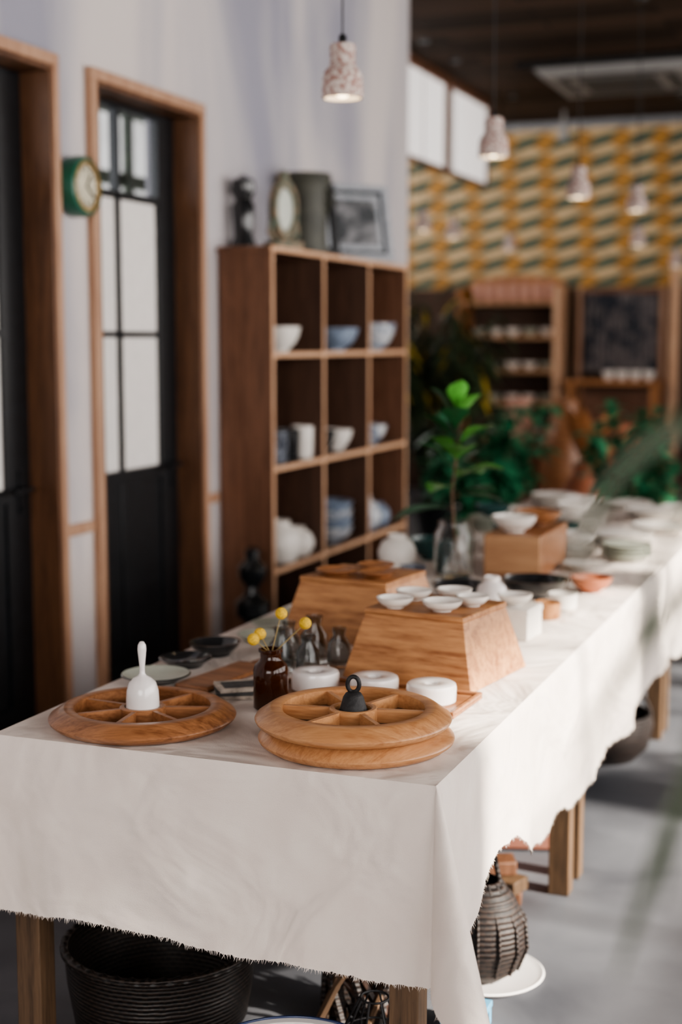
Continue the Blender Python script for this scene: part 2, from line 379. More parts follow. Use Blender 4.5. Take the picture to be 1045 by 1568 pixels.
b.bb((-4.06,4.6,0),(-4.02,4.7,H-0.3),M_LEAFB); b.bb((-4.06,8.4,0),(-4.02,8.5,H-0.3),M_LEAFB)
for z in (0.6,1.2,1.8,2.42,2.80,3.15): b.bb((-4.02,4.6,z),(-3.98,8.5,z+(0.07 if z>2.2 else 0.35)),M_LEAFB)
y=4.75
while y<8.4: b.bb((-3.98,y,0.3),(-3.95,y+0.07,H-0.4),M_LEAFB); y+=0.37
b.done()
b=B('wall_clock'); RX=Euler((0,math.radians(90),0)).to_matrix().to_4x4()
b.lathe([(0,0),(0.10,0),(0.112,0.01),(0.115,0.05),(0.108,0.075),(0.098,0.08),(0.096,0.07)],M_CLOCKG,(0,0,0),40,RX)
b.lathe([(0.096,0.07),(0.085,0.068),(0,0.068)],M_CLOCKF,(0,0,0),40,RX)
b.lathe([(0.093,0.07),(0.093,0.078),(0.080,0.078),(0.080,0.07)],M_BRASS,(0,0,0),40,RX)
for a,Lh in ((0.6,0.05),(2.2,0.07)): b.box((0.073,math.sin(a)*Lh/2,math.cos(a)*Lh/2),(0.003,0.006,Lh),M_BLACK,(-a,0,0))
for k in range(12):
    a=k*math.pi/6; b.box((0.0705,math.sin(a)*0.067,math.cos(a)*0.067),(0.002,0.005,0.013),M_BLACK,(-a,0,0))
b.done((XL+0.001,4.765,2.16))

# ------------------------------------------------------------------ shelf unit
sx0,sx1=-2.94,-2.67; cols=[6.03,6.66,7.32,7.95]; rows=[0.03,0.50,0.985,1.515,2.0]; T=0.024
b=B('pigeonhole_shelf')
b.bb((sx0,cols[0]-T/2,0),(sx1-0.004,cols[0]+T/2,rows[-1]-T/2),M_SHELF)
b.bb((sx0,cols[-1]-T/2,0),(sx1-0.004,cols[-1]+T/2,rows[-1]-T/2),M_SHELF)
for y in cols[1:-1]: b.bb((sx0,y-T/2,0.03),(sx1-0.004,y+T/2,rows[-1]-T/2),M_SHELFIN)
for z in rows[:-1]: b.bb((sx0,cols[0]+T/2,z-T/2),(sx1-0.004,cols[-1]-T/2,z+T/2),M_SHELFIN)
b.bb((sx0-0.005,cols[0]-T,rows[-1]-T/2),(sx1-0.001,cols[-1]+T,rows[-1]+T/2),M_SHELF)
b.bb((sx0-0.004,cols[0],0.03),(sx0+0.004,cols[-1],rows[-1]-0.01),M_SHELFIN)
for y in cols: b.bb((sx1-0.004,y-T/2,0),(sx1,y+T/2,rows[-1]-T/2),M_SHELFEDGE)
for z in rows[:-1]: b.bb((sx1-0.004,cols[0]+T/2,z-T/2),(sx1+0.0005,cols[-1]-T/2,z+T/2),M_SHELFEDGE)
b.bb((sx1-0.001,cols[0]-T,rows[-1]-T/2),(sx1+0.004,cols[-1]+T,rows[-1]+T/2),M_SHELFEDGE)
b.done()

def bowl(name,x,y,z,r,h,mat,inner=None,foot=0.45,t=0.006,n=40,flat=False):
    b=B(name); 
    if flat: prof=[(0,0),(r*0.62,0),(r*0.66,h*0.25),(r,h),(r-t*0.5,h+t*0.4),(r-t*1.3,h),(r*0.62,h*0.45),(0,h*0.4)]
    else: prof=[(0,0),(r*foot,0),(r*foot,h*0.08),(r*0.72,h*0.3),(r*0.92,h*0.65),(r,h),(r-t,h),(r*0.9-t,h*0.65),(r*0.68-t,h*0.33),(r*0.3,h*0.16),(0,h*0.14)]
    if inner is None: b.lathe(prof,mat,n=n)
    else:
        k=6 if not flat else 5
        b.lathe(prof[:k],mat,n=n); b.lathe(prof[k-1:],inner,n=n)
    return b.done((x,y,z),sharp=50)
def plates(name,x,y,z,r,cnt,mat):
    b=B(name)
    for k in range(cnt):
        h=0.022; t=0.006; q=k*0.013; rr=r*(1-0.02*(k%2))
        b.lathe([(0,q),(rr*0.62,q),(rr*0.66,q+h*0.25),(rr,q+h),(rr-t*0.5,q+h+t*0.4),(rr-t*1.3,q+h),(rr*0.62,q+h*0.45),(0,q+h*0.4)],mat,n=32)
    return b.done((x,y,z),sharp=50)
def cup(name,x,y,z,r,h,mat,t=0.004):
    b=B(name); b.lathe([(0,0),(r*0.8,0),(r*0.95,h*0.1),(r,h),(r-t,h),(r*0.9-t,h*0.12),(0,h*0.1)],mat,n=32); return b.done((x,y,z),sharp=50)
def jar(name,x,y,z,r,h,mat):
    b=B(name); b.lathe([(0,0),(r*0.7,0),(r*0.95,h*0.25),(r,h*0.5),(r*0.8,h*0.78),(r*0.45,h*0.9),(r*0.5,h),(r*0.42,h),(r*0.38,h*0.88),(0,h*0.85)],mat,n=32); return b.done((x,y,z),sharp=50)
def z_(i): return rows[i]+T/2+0.001
xs=-2.79
bowl('serving_bowl',xs+0.01,6.33,z_(3),0.11,0.12,M_CERW)
bowl('serving_bowl',xs+0.01,7.05,z_(3),0.14,0.12,M_CERB)
bowl('serving_bowl',xs,7.68,z_(3),0.14,0.15,M_CERWB)
cup('ceramic_cup',xs+0.02,6.24,z_(2),0.075,0.15,M_CERNAVY); cup('ceramic_cup',xs+0.02,6.41,z_(2),0.065,0.15,M_CERD)
cup('ceramic_cup',xs+0.04,6.56,z_(2),0.055,0.16,M_CERW)
bowl('serving_bowl',xs,6.88,z_(2),0.09,0.12,M_CERD); bowl('serving_bowl',xs,7.12,z_(2),0.09,0.11,M_CERW); bowl('serving_bowl',xs,7.62,z_(2),0.11,0.11,M_CERWB)
jar('round_jar',xs+0.02,6.30,z_(1),0.12,0.20,M_CERW); jar('round_jar',xs+0.02,6.53,z_(1),0.09,0.14,M_CERW)
b=B('stacked_blue_bowls')
for k in range(4):
    q=k*0.045; r=0.13; h=0.085
    b.lathe([(0,q),(r*.45,q),(r*.45,q+h*.08),(r*.72,q+h*.3),(r*.92,q+h*.65),(r,q+h),(r-.006,q+h),(r*.88,q+h*.65),(r*.62,q+h*.33),(0,q+h*.16)],M_CERB if k%2 else M_CERWB,n=36)
b.done((xs,7.02,z_(1)),sharp=50)
jar('round_jar',xs,7.55,z_(1),0.10,0.19,M_CERWB); jar('round_jar',xs,7.78,z_(1),0.08,0.13,M_CERB)
jar('round_jar',xs,6.95,z_(0),0.12,0.25,M_CERD); jar('round_jar',xs,7.6,z_(0),0.12,0.22,M_CERNAVY)
zt=rows[-1]+T/2+0.001
b=B('carved_wood_figure'); b.lathe([(0,0),(0.06,0),(0.06,0.02),(0.045,0.05),(0.05,0.12),(0.055,0.19),(0.04,0.22),(0.06,0.26),(0.055,0.31),(0,0.34)],M_CERD,n=24,sy=0.8); b.done((-2.87,6.14,zt))
RZ=Euler((math.radians(90),0,0)).to_matrix().to_4x4()
b=B('ornate_table_clock')
b.lathe([(0,-0.03),(0.105,-0.03),(0.12,-0.015),(0.12,0.015),(0.105,0.03),(0.085,0.03),(0.078,0.012)],M_VERD,(0,0,0.19),32,RZ,sx=0.7,sy=1.25)
b.lathe([(0.078,0.012),(0,0.012)],M_CERG,(0,0,0.19),32,RZ,sx=0.7,sy=1.25)
b.box((0,0,0.02),(0.17,0.10,0.04),M_VERD); b.ball((0,0,0.345),0.03,M_VERD)
for s in (-1,1): b.tube([(s*0.06,0,0.04),(s*0.09,0,0.08),(s*0.08,0,0.14)],0.014,M_VERD)
b.done((-2.76,6.36,zt),(0,0,math.radians(66)),bevel=0.004)
b=B('bronze_jar'); b.lathe([(0,0),(0.11,0),(0.115,0.02),(0.11,0.10),(0.115,0.24),(0.12,0.34),(0.135,0.37),(0.13,0.40),(0.11,0.40),(0.10,0.33),(0,0.30)],M_POT,n=36)
for s in (-1,1): b.tube([(s*0.113,0,0.32),(s*0.15,0,0.30),(s*0.15,0,0.24),(s*0.112,0,0.22)],0.01,M_POT)
b.done((-2.81,6.75,zt))
def pframe(name,loc,w,h,fm,rz,lean,t=0.035):
    b=B(name)
    b.bb((-w/2,-0.012,0),(w/2,0.012,t),fm); b.bb((-w/2,-0.012,h-t),(w/2,0.012,h),fm)
    b.bb((-w/2,-0.012,t),(-w/2+t,0.012,h-t),fm); b.bb((w/2-t,-0.012,t),(w/2,0.012,h-t),fm)
    b.bb((-w/2+t,0.0,t),(w/2-t,0.01,h-t),M_CERD); b.bb((-w/2+t+0.02,-0.003,t+0.02),(w/2-t-0.02,0.0,h-t-0.02),M_SILV); b.bb((-w/2+t+0.045,-0.006,t+0.05),(w/2-t-0.045,-0.003,h-t-0.05),M_PHOTO)
    return b.done(loc,(math.radians(lean),0,math.radians(rz)),bevel=0.004)
pframe('picture_frame',(-2.79,7.42,zt+0.006),0.48,0.43,M_SILV,48,-13)
pframe('picture_frame',(-2.86,7.06,zt+0.006),0.28,0.40,M_BLACK,60,-9)
b=B('turned_wood_sculpture')
b.lathe([(0,0),(0.10,0),(0.10,0.03),(0.04,0.06),(0.04,0.12),(0.085,0.17),(0.085,0.22),(0.035,0.26),(0.03,0.30),(0.075,0.34),(0.08,0.40),(0.035,0.44),(0.03,0.47),(0.06,0.51),(0.065,0.56),(0.03,0.60),(0.035,0.64),(0,0.66)],M_CERD,n=28); b.done((-2.68,5.80,0))

# ------------------------------------------------------------------ tables
tx0,tx1=-1.735,-0.76; ty0,ty1=2.45,7.2
for y0,y1 in ((2.47,3.96),(4.0,5.68),(5.72,7.18)):
    b=B('wooden_table'); b.bb((tx0+0.02,y0,0.72),(tx1-0.02,y1,0.752),M_LEG)
    lx0,lx1=tx0+0.045,tx1-0.075
    for x in (lx0,lx1):
        for y in (y0+0.05,y1-0.05): b.bb((x-0.03,y-0.03,0),(x+0.03,y+0.03,0.72),M_LEG)
        b.bb((x-0.012,y0+0.08,0.63),(x+0.012,y1-0.08,0.72),M_LEG)
    for y in (y0+0.05,y1-0.05): b.bb((lx0+0.03,y-0.012,0.63),(lx1-0.03,y+0.012,0.72),M_LEG)
    b.done(bevel=0.003)
def N1(a,sd=0): return mnoise.noise(Vector((a,sd,0.37)))
def dropR(y): return 0.37-0.10*math.exp(-((y-2.90)/0.17)**2)+0.05*N1(y*1.4,3.1)+0.03*N1(y*5,7.7)+0.012*N1(y*19,1.2)
def dropF(x): return 0.380+0.012*math.sin(x*5)+0.010*N1(x*9,2.2)
per=[]
NS=170; NL=420; NC=44
def side(p,q,n,od,dfun,amp,f,edge):
    for i in range(n):
        t=i/n; x=p[0]+(q[0]-p[0])*t; y=p[1]+(q[1]-p[1])*t
        fade=min(1,t*6,(1-t)*6); s=x+y
        w=amp*fade*(N1(s*f*0.35,edge)+0.5)*(math.sin(s*f+2*N1(s*1.3,edge+5))+0.5*math.sin(s*f*1.9+1.3))
        per.append((x,y,od[0],od[1],dfun(x if od[0]==0 else y),0.035,w,fade))
def corner(c,a0,d0,d1,kk):
    for i in range(NC+1):
        t=i/NC; a=math.radians(a0+90*t); th=math.pi/2*t
        d=(d0+(d1-d0)*t)/max(math.cos(th),math.sin(th)); d=min(d,0.52)
        k=0.035+kk*math.sin(2*th)**1.5
        per.append((c[0],c[1],math.cos(a),math.sin(a),d,k,0,0.15))
side((tx0,ty0),(tx1,ty0),NS,(0,-1),dropF,0.010,8,1)
corner((tx1,ty0),-90,dropF(tx1),dropR(ty0),0.36)
side((tx1,ty0),(tx1,ty1),NL,(1,0),dropR,0.022,9,2)
corner((tx1,ty1),0,0.38,0.38,0.3)
side((tx1,ty1),(tx0,ty1),NS,(0,1),dropF,0.01,9,3)
corner((tx0,ty1),90,0.38,0.38,0.3)
side((tx0,ty1),(tx0,ty0),NL,(-1,0),lambda y:0.38+0.02*math.sin(y*5),0.016,10,4)
corner((tx0,ty0),180,0.38,dropF(tx0),0.30)
b=B('linen_tablecloth'); vs=[];fs=[]; J=26; N=len(per); zc=0.76; rr=0.008
for (x,y,ox,oy,d,k,w,fd) in per: vs.append((x,y,zc))
for j in range(1,J+1):
    t=j/J
    for (x,y,ox,oy,d,k,w,fd) in per:
        L=d*t; out=rr*(1-math.exp(-L/0.01))+k*L+w*(t**1.2); z=zc-L*math.sqrt(max(0,1-k*k))
        s=x*7+y*7
        rg=1-abs(mnoise.noise(Vector((s*0.8+z*5,z*9-s*0.3,2.0))))*2.4
        out+=fd*min(1,t*3)*(0.006*mnoise.noise(Vector((s,z*6,0.3)))+0.006*max(0,rg-0.55))
        if j==J: z+=U(-0.002,0.002)
        vs.append((x+ox*out,y+oy*out,z))
for j in range(J):
    for i in range(N):
        i2=(i+1)%N; fs.append((j*N+i,(j+1)*N+i,(j+1)*N+i2,j*N+i2))
b.add(vs,fs,M_LINEN)
b.add(vs[:N],[tuple(range(N))],M_LINEN)
hem=vs[J*N:]
fv=[];ff=[]
for i in range(N):
    p=Vector(hem[i]); q=Vector(hem[(i+1)%N])
    cnt=max(1,int((q-p).length/0.0024))
    if p.y>6 and q.y>6: continue
    for c in range(cnt):
        a=p.lerp(q,(c+R())/cnt); tdir=(q-p).normalized() if (q-p).length>1e-5 else Vector((1,0,0))
        l=U(0.002,0.011); o=len(fv); e=a+Vector((U(-.005,.005),U(-.005,.005),-l))
        fv+=[a-tdir*0.0008,a+tdir*0.0008,e]; ff.append((o,o+1,o+2))
b.add(fv,ff,M_LINEN)
cl=b.done(sharp=180)

ZT=0.7615
TH=0.040
def tray(x,y,z,mat,rec,rz,nsp=6):
    b=B('segmented_wooden_tray')
    b.lathe([(0,0),(0.180,0),(0.188,0.003),(0.1995,0.012),(0.2015,0.017),(0.1995,0.021),(0.176,0.037),(0.170,0.0395),(0.166,0.040),(0.150,0.040),(0.146,0.0375),(0.145,0.008)],mat,n=96)
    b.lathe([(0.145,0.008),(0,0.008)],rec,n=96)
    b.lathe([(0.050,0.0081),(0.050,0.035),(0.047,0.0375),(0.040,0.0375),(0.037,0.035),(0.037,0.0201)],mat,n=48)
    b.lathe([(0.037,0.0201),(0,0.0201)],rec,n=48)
    for k in range(nsp):
        a=k*2*math.pi/nsp
        b.box((math.cos(a)*0.0965,math.sin(a)*0.0965,0.022),(0.099,0.010,0.0278),mat,(0,0,a))
    return b.done((x,y,z),(0,0,rz))
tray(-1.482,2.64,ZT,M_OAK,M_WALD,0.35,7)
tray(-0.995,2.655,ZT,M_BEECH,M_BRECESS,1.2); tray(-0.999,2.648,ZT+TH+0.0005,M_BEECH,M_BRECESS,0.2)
b=B('white_porcelain_bell')
b.lathe([(0.0,0.062),(0.028,0.060),(0.033,0.002),(0.036,0.0),(0.0365,0.003),(0.0355,0.035),(0.034,0.052),(0.029,0.068),(0.019,0.078),(0.009,0.083),(0.006,0.088),(0.0055,0.10),(0.008,0.125),(0.0095,0.140),(0.0085,0.150),(0.0045,0.157),(0,0.158)],M_PORC,n=48)
b.done((-1.482,2.64,ZT+0.0206),sharp=60)
b=B('cast_iron_bell')
b.lathe([(0,0.045),(0.024,0.002),(0.030,0),(0.031,0.004),(0.026,0.02),(0.021,0.038),(0.016,0.046),(0.009,0.050),(0,0.051)],M_IRON,n=32)
pts=[(math.sin(a)*0.012,0,0.064-math.cos(a)*0.016) for a in [2*math.pi*k/20 for k in range(21)]]
b.tube(pts,0.0045,M_IRON,8); b.done((-0.999,2.648,ZT+TH+0.0211),(0,0,0.3),sharp=60)

b=B('dried_flower_bottle')
b.lathe([(0,0),(0.036,0),(0.0395,0.004),(0.0395,0.088),(0.036,0.10),(0.026,0.110),(0.0235,0.115),(0.0235,0.128),(0.027,0.130),(0.027,0.136),(0.023,0.137),(0.021,0.136),(0.021,0.112),(0.033,0.098),(0.036,0.086),(0.036,0.006),(0,0.005)],M_AMBER,n=48)
for (hx_,hy_,hz_) in ((0.0,0.06,0.205),(0.065,0.045,0.19),(-0.04,-0.005,0.155),(-0.035,0.02,0.163)):
    b.tube([(hx_*-0.2,hy_*-0.2,0.02),(hx_*0.15,hy_*0.15,0.13),(hx_,hy_,hz_)],0.0013,M_STEMD,6)
    b.ball((hx_,hy_,hz_),0.0140,M_YELL,16)
b.done((-1.273,2.85,ZT),sharp=60)
for x,y,r,h in ((-1.40,3.20,0.032,0.11),(-1.32,3.18,0.03,0.10),(-1.36,3.32,0.035,0.12),(-1.28,3.29,0.03,0.10),(-1.43,3.32,0.03,0.10)):
    b=B('small_glass_vase'); b.lathe([(0,0),(r,0),(r*1.05,h*0.1),(r*0.95,h*0.6),(r*0.5,h*0.8),(r*0.62,h),(r*0.52,h),(r*0.42,h*0.8),(r*0.85,h*0.58),(r*0.92,h*0.12),(0,h*0.08)],M_SMOKE,n=32); b.done((x,y,ZT),sharp=60)
b=B('low_wooden_tray'); b.bb((-0.235,-0.10,0),(0.235,0.10,0.008),M_OAK)
for a,c in (((-0.235,-0.10),(0.235,-0.09)),((-0.235,0.09),(0.235,0.10))): b.bb((*a,0.008),(*c,0.016),M_OAK)
for a,c in (((-0.235,-0.09),(-0.225,0.09)),((0.225,-0.09),(0.235,0.09))): b.bb((*a,0.008),(*c,0.016),M_OAK)
b.done((-1.092,3.015,ZT),(0,0,math.radians(-3)),bevel=0.002)
for x,y in ((-1.235,3.02),(-1.088,3.02),(-0.945,3.005)):
    b=B('ceramic_candle_warmer'); b.lathe([(0,0),(0.052,0),(0.056,0.004),(0.057,0.035),(0.055,0.042),(0.050,0.045),(0.018,0.044),(0.014,0.041),(0.014,0.02)],M_PORC,n=48); b.lathe([(0.014,0.02),(0,0.02)],M_CERD,n=48)
    b.done((x,y,ZT+0.0085),sharp=40)
def riser(x,y,rz,mat=M_PINE,w=0.35,d=0.33,h=0.17):
    b=B('wooden_display_riser'); b.frust((0,0,0),(w,d),(w*0.76,d*0.76),h-0.012,mat); b.frust((0,0,h-0.012),(w*0.76+0.006,d*0.76+0.006),(w*0.76+0.002,d*0.76+0.002),0.012,mat)
    return b.done((x,y,ZT),(0,0,math.radians(rz)),bevel=0.0025)
riser(-1.035,3.325,-9); riser(-1.37,3.71,-7)
zr=ZT+0.171
for x,y,r in ((-1.115,3.245,0.046),(-1.105,3.36,0.046),(-1.015,3.415,0.046),(-0.995,3.245,0.050),(-0.945,3.335,0.042)):
    bowl('small_dish',x,y,zr,r,0.026,M_CERW)
for x,y,r in ((-1.43,3.66,0.06),(-1.31,3.66,0.055),(-1.36,3.785,0.055)):
    bowl('wooden_saucer',x,y,zr,r,0.014,M_OAK,flat=True)
bowl('black_round_dish',-1.635,3.30,ZT,0.068,0.035,M_CERD,foot=0.6); bowl('black_round_dish',-1.645,3.155,ZT,0.068,0.022,M_CERD,flat=True)
bowl('rimmed_plate',-1.638,2.985,ZT,0.085,0.018,M_CERD,M_CERG,flat=True)
b=B('serving_board'); b.bb((-0.05,-0.14,0),(0.05,0.14,0.012),M_OAK); b.bb((-0.02,0.14,0),(0.02,0.20,0.012),M_OAK); b.done((-1.495,3.07,ZT),(0,0,-0.15),bevel=0.006)
b=B('printed_card_stack')
for k in range(3):
    b.box((0.003*k,0.002*k,0.004+k*0.0086),(0.13,0.09,0.008),M_PAPER if k%2==0 else M_INK,(0,0,0.12*k))
b.box((0,0,0.0259),(0.09,0.06,0.0006),M_INK,(0,0,0.24)); b.done((-1.385,2.935,ZT),(0,0,0.4))
for x,y,r in ((-1.60,3.50,0.06),(-1.63,3.66,0.06),(-1.50,3.40,0.05),(-1.62,3.85,0.06)): bowl('celadon_saucer',x,y,ZT,r,0.02,M_CERG,flat=True)
bowl('black_bowl',-1.05,4.44,ZT,0.11,0.06,M_CERD); bowl('black_bowl',-1.27,4.33,ZT,0.09,0.05,M_CERD); bowl('terracotta_bowl',-0.90,4.60,ZT,0.07,0.05,M_TERRA)
b=B('white_gift_box'); b.frust((0,0,0),(0.12,0.12),(0.12,0.12),0.07,M_CERW); b.frust((0,0,0.07),(0.126,0.126),(0.122,0.122),0.018,M_CERW); b.done((-0.96,3.82,ZT),(0,0,-0.1),bevel=0.003)
bowl('small_dish',-0.96,3.82,ZT+0.0885,0.05,0.03,M_CERW)
jar('lidded_pot',-1.10,3.75,ZT,0.05,0.12,M_CERW); jar('lidded_pot',-1.08,4.02,ZT,0.05,0.13,M_PORC); cup('ceramic_cup',-0.93,4.10,ZT,0.04,0.05,M_PINE); cup('ceramic_cup',-0.92,4.26,ZT,0.045,0.05,M_CERW)
bowl('small_dish',-1.22,4.08,ZT,0.06,0.03,M_CERW); bowl('small_dish',-1.24,3.95,ZT,0.05,0.03,M_BEECH)
jar('lidded_pot',-1.66,4.85,ZT,0.07,0.12,M_CERW); bowl('dark_bowl',-1.60,5.08,ZT,0.09,0.08,M_TEAL); cup('ceramic_cup',-1.50,4.55,ZT,0.045,0.06,M_CERNAVY)
bowl('white_bowl',-1.62,4.5,ZT,0.07,0.04,M_CERW); bowl('dark_bowl',-1.46,4.22,ZT,0.08,0.03,M_CERD); bowl('dark_bowl',-1.63,4.25,ZT,0.07,0.04,M_CERNAVY)
b=B('wooden_crate'); w,d,h=0.20,0.44,0.15
b.bb((-w/2,-d/2,0),(w/2,d/2,0.012),M_OAK)
b.bb((-w/2,-d/2,0.012),(w/2,-d/2+0.014,h),M_HEDGE); b.bb((-w/2,d/2-0.014,0.012),(w/2,d/2,h),M_OAK)
b.bb((-w/2,-d/2+0.014,0.012),(-w/2+0.014,d/2-0.014,h),M_OAK); b.bb((w/2-0.014,-d/2+0.014,0.012),(w/2,d/2-0.014,h),M_OAK)
b.bb((-w/2+0.014,-d/2+0.014,h-0.02),(w/2-0.014,d/2-0.014,h-0.002),M_OAK); b.done((-1.21,4.98,ZT),bevel=0.003)
bowl('white_bowl',-1.23,4.87,ZT+0.151,0.08,0.055,M_CERW); bowl('dark_bowl',-1.20,5.09,ZT+0.151,0.09,0.05,M_OAK)
pl=[(-1.0,5.05,.09,M_CERW),(-0.91,5.33,.10,M_CERG),(-1.0,5.72,.13,M_CERW),(-0.92,6.15,.12,M_CERW),(-1.25,5.75,.11,M_CERG),(-1.28,6.15,.13,M_CERW),(-1.0,6.6,.14,M_CERW),(-1.35,6.62,.13,M_CERW),(-1.6,5.5,.10,M_CERW),(-1.6,5.95,.11,M_CERG),(-1.62,6.4,.09,M_CERW),(-1.2,6.98,.13,M_CERW),(-0.92,7.0,.11,M_CERW),(-1.55,6.95,.12,M_CERW),(-1.38,5.42,.10,M_CERW),(-1.12,5.38,.09,M_CERW),(-1.42,5.95,.07,M_CERW)]
for i,(x,y,r,mt) in enumerate(pl):
    n=1+(i*7)%4
    plates('stacked_dinner_plates',x,y,ZT,r,n,mt)
    if i in (4,9,14): bowl('dark_bowl',x,y,ZT+n*0.013+0.012,0.08,0.05,M_TEAL)
    if i in (5,7,15): bowl('white_bowl',x,y,ZT+n*0.013+0.012,0.08,0.05,M_CERW)

b=B('fiddle_leaf_branch_in_jar')
b.lathe([(0,0),(0.066,0),(0.07,0.01),(0.07,0.15),(0.055,0.175),(0.055,0.195),(0.05,0.195),(0.05,0.172),(0.065,0.148),(0.066,0.012),(0,0.008)],M_GLASS,n=40)
st=[(0.02,0,0.02),(0.0,0.0,0.15),(-0.01,0,0.3),(0.005,0,0.42),(0.02,0,0.56)]
b.tube(st,[0.006,0.006,0.005,0.005,0.003],M_BARK,8)
lv=[(0.24,-1,-0.5,0.0,.20),(0.29,1,-0.2,0.3,.15),(0.31,-0.2,-1,0.2,.16),(0.34,0.8,-0.8,0.45,.18),(0.38,-0.9,-0.2,0.8,.16),(0.40,0.5,-0.9,0.65,.18),(0.41,-0.4,-1,0.9,.17),(0.45,1.0,-0.3,0.8,.18),(0.47,-0.8,-0.6,1.1,.16),(0.50,0.3,-1.0,1.1,.16),(0.53,0.9,-0.3,1.3,.16),(0.54,-0.8,-0.2,1.4,.16),(0.56,0.35,-0.3,1.8,.14),(0.28,0.9,0.4,0.1,.15),(0.38,0.2,0.9,0.5,.15),(0.36,1.0,0.2,0.3,.16)]
for i,(z,dx,dy,dz,L) in enumerate(lv):
    base=Vector((0,0,z)); d=Vector((dx,dy,dz)).normalized()
    b.tube([base,base+d*0.02],0.002,M_BARK,5); b.leaf(base+d*0.02,d,L,L*0.62,M_LEAFD if i in (0,1,4,13,14,8,11,9) else M_LEAF,bend=0.22,n=8,peak=1.35,fold=0.16)
b.done((-1.411,4.74,ZT),sharp=60)

# ------------------------------------------------------------------ under the table
b=B('black_woven_basket')
b.lathe([(0,0),(0.17,0),(0.20,0.03),(0.215,0.12),(0.22,0.18),(0.226,0.19),(0.226,0.205),(0.212,0.205),(0.205,0.18),(0.195,0.11),(0.175,0.03),(0.15,0.012),(0,0.012)],M_BASK,n=72)
pts=[(0.221*math.cos(a),0.221*math.sin(a),0.20+0.004*math.sin(a*40)) for a in [2*math.pi*k/120 for k in range(121)]]
b.tube(pts,0.009,M_BASK,8); b.done((-1.53,2.79,0.0),sharp=60)
b=B('enamel_basin'); b.lathe([(0,0),(0.11,0),(0.13,0.02),(0.165,0.19),(0.18,0.20),(0.18,0.204),(0.162,0.202),(0.126,0.024),(0.11,0.006),(0,0.006)],M_PORC,n=56)
b.tube([(0.18*math.cos(a),0.18*math.sin(a),0.203) for a in [2*math.pi*k/64 for k in range(65)]],0.004,M_RIM,6); b.done((-1.03,2.38,0),sharp=60)
b=B('driftwood_bundle')
for k in range(40):
    p=Vector((U(-.10,.10),U(-.10,.10),0.012)); q=Vector((U(-.17,.17),U(-.12,.12),U(0.12,0.34))); md=(p+q)/2+Vector((U(-.03,.03),U(-.03,.03),U(-.02,.03)))
    b.tube([p,md,q],[0.011,0.009,0.003],random.choice([M_BARK,M_WALD,M_BASKB,M_WALD]),6)
b.done((-1.10,2.98,0))
b=B('wire_lamp_cage')
for k in range(8):
    a=k*math.pi/4; b.tube([(0.03*math.cos(a),0.03*math.sin(a),0.20),(0.07*math.cos(a),0.07*math.sin(a),0.12),(0.06*math.cos(a),0.06*math.sin(a),0.01)],0.0025,M_IRON,6)
for r,z in ((0.07,0.12),(0.06,0.01),(0.03,0.20)): b.tube([(r*math.cos(a),r*math.sin(a),z) for a in [2*math.pi*k/24 for k in range(25)]],0.0025,M_IRON,6)
b.done((-0.97,2.70,0))
b=B('round_floor_tray'); b.lathe([(0,0),(0.13,0),(0.145,0.012),(0.14,0.015),(0.125,0.008),(0,0.008)],M_PORC,n=56); b.done((-0.89,3.31,0))
b=B('teardrop_woven_basket')
b.lathe([(0,0),(0.06,0),(0.10,0.03),(0.122,0.09),(0.118,0.15),(0.09,0.21),(0.055,0.25),(0.05,0.25),(0.085,0.205),(0.11,0.145),(0.112,0.09),(0.085,0.03),(0,0.015)],M_BASKB,n=48,sy=0.85)
for k in range(14):
    a=2*math.pi*k/14; b.tube([(0.102*math.cos(a),0.087*math.sin(a),0.03),(0.126*math.cos(a),0.107*math.sin(a),0.09),(0.121*math.cos(a),0.103*math.sin(a),0.15),(0.055*math.cos(a),0.047*math.sin(a),0.25)],0.004,M_BASKB,6)
b.tube([(-0.055,0,0.24),(-0.05,0,0.30),(-0.01,0,0.35),(0.04,0,0.31),(0.055,0,0.24)],0.007,M_BASKB,8)
b.done((-0.905,3.28,0.0095),sharp=60)
b=B('stacked_wood_offcuts')
for k,(x,y,z,a) in enumerate(((0,0,0.02,0.2),(0.01,0.01,0.06,-0.3),(-0.02,0.0,0.10,0.4))): b.box((x,y,z),(0.20,0.08,0.038),M_LEG if k%2 else M_SHELF,(0,0,a))
b.done((-1.02,3.78,0.0),bevel=0.003)
b=B('leaning_red_board'); b.box((0,0,0.21),(0.28,0.02,0.42),M_RED,(math.radians(-12),0,0)); b.bb((-0.14,-0.004,0.0),(0.14,0.01,0.03),M_RED); b.done((-1.04,4.24,0.002),(0,0,0.3),bevel=0.002)
b=B('floor_basket'); b.lathe([(0,0),(0.12,0),(0.17,0.05),(0.19,0.14),(0.18,0.18),(0.17,0.18),(0.175,0.13),(0.15,0.05),(0,0.02)],M_BASKB,n=40)
b.tube([(0.18*math.cos(a),0,0.17+0.14*math.sin(a)) for a in [math.pi*k/14 for k in range(15)]],0.008,M_BASKB,8); b.done((-0.98,5.30,0))
b=B('blue_painted_step_stool'); b.bb((-0.05,-0.05,0.04),(0.05,0.05,0.055),M_BLUEC)
for sx in (-.04,.04):
    for sy in (-.04,.04): b.bb((sx-.008,sy-.008,0),(sx+.008,sy+.008,0.04),M_BLUEC)
b.done((-0.86,3.02,0),bevel=0.002)

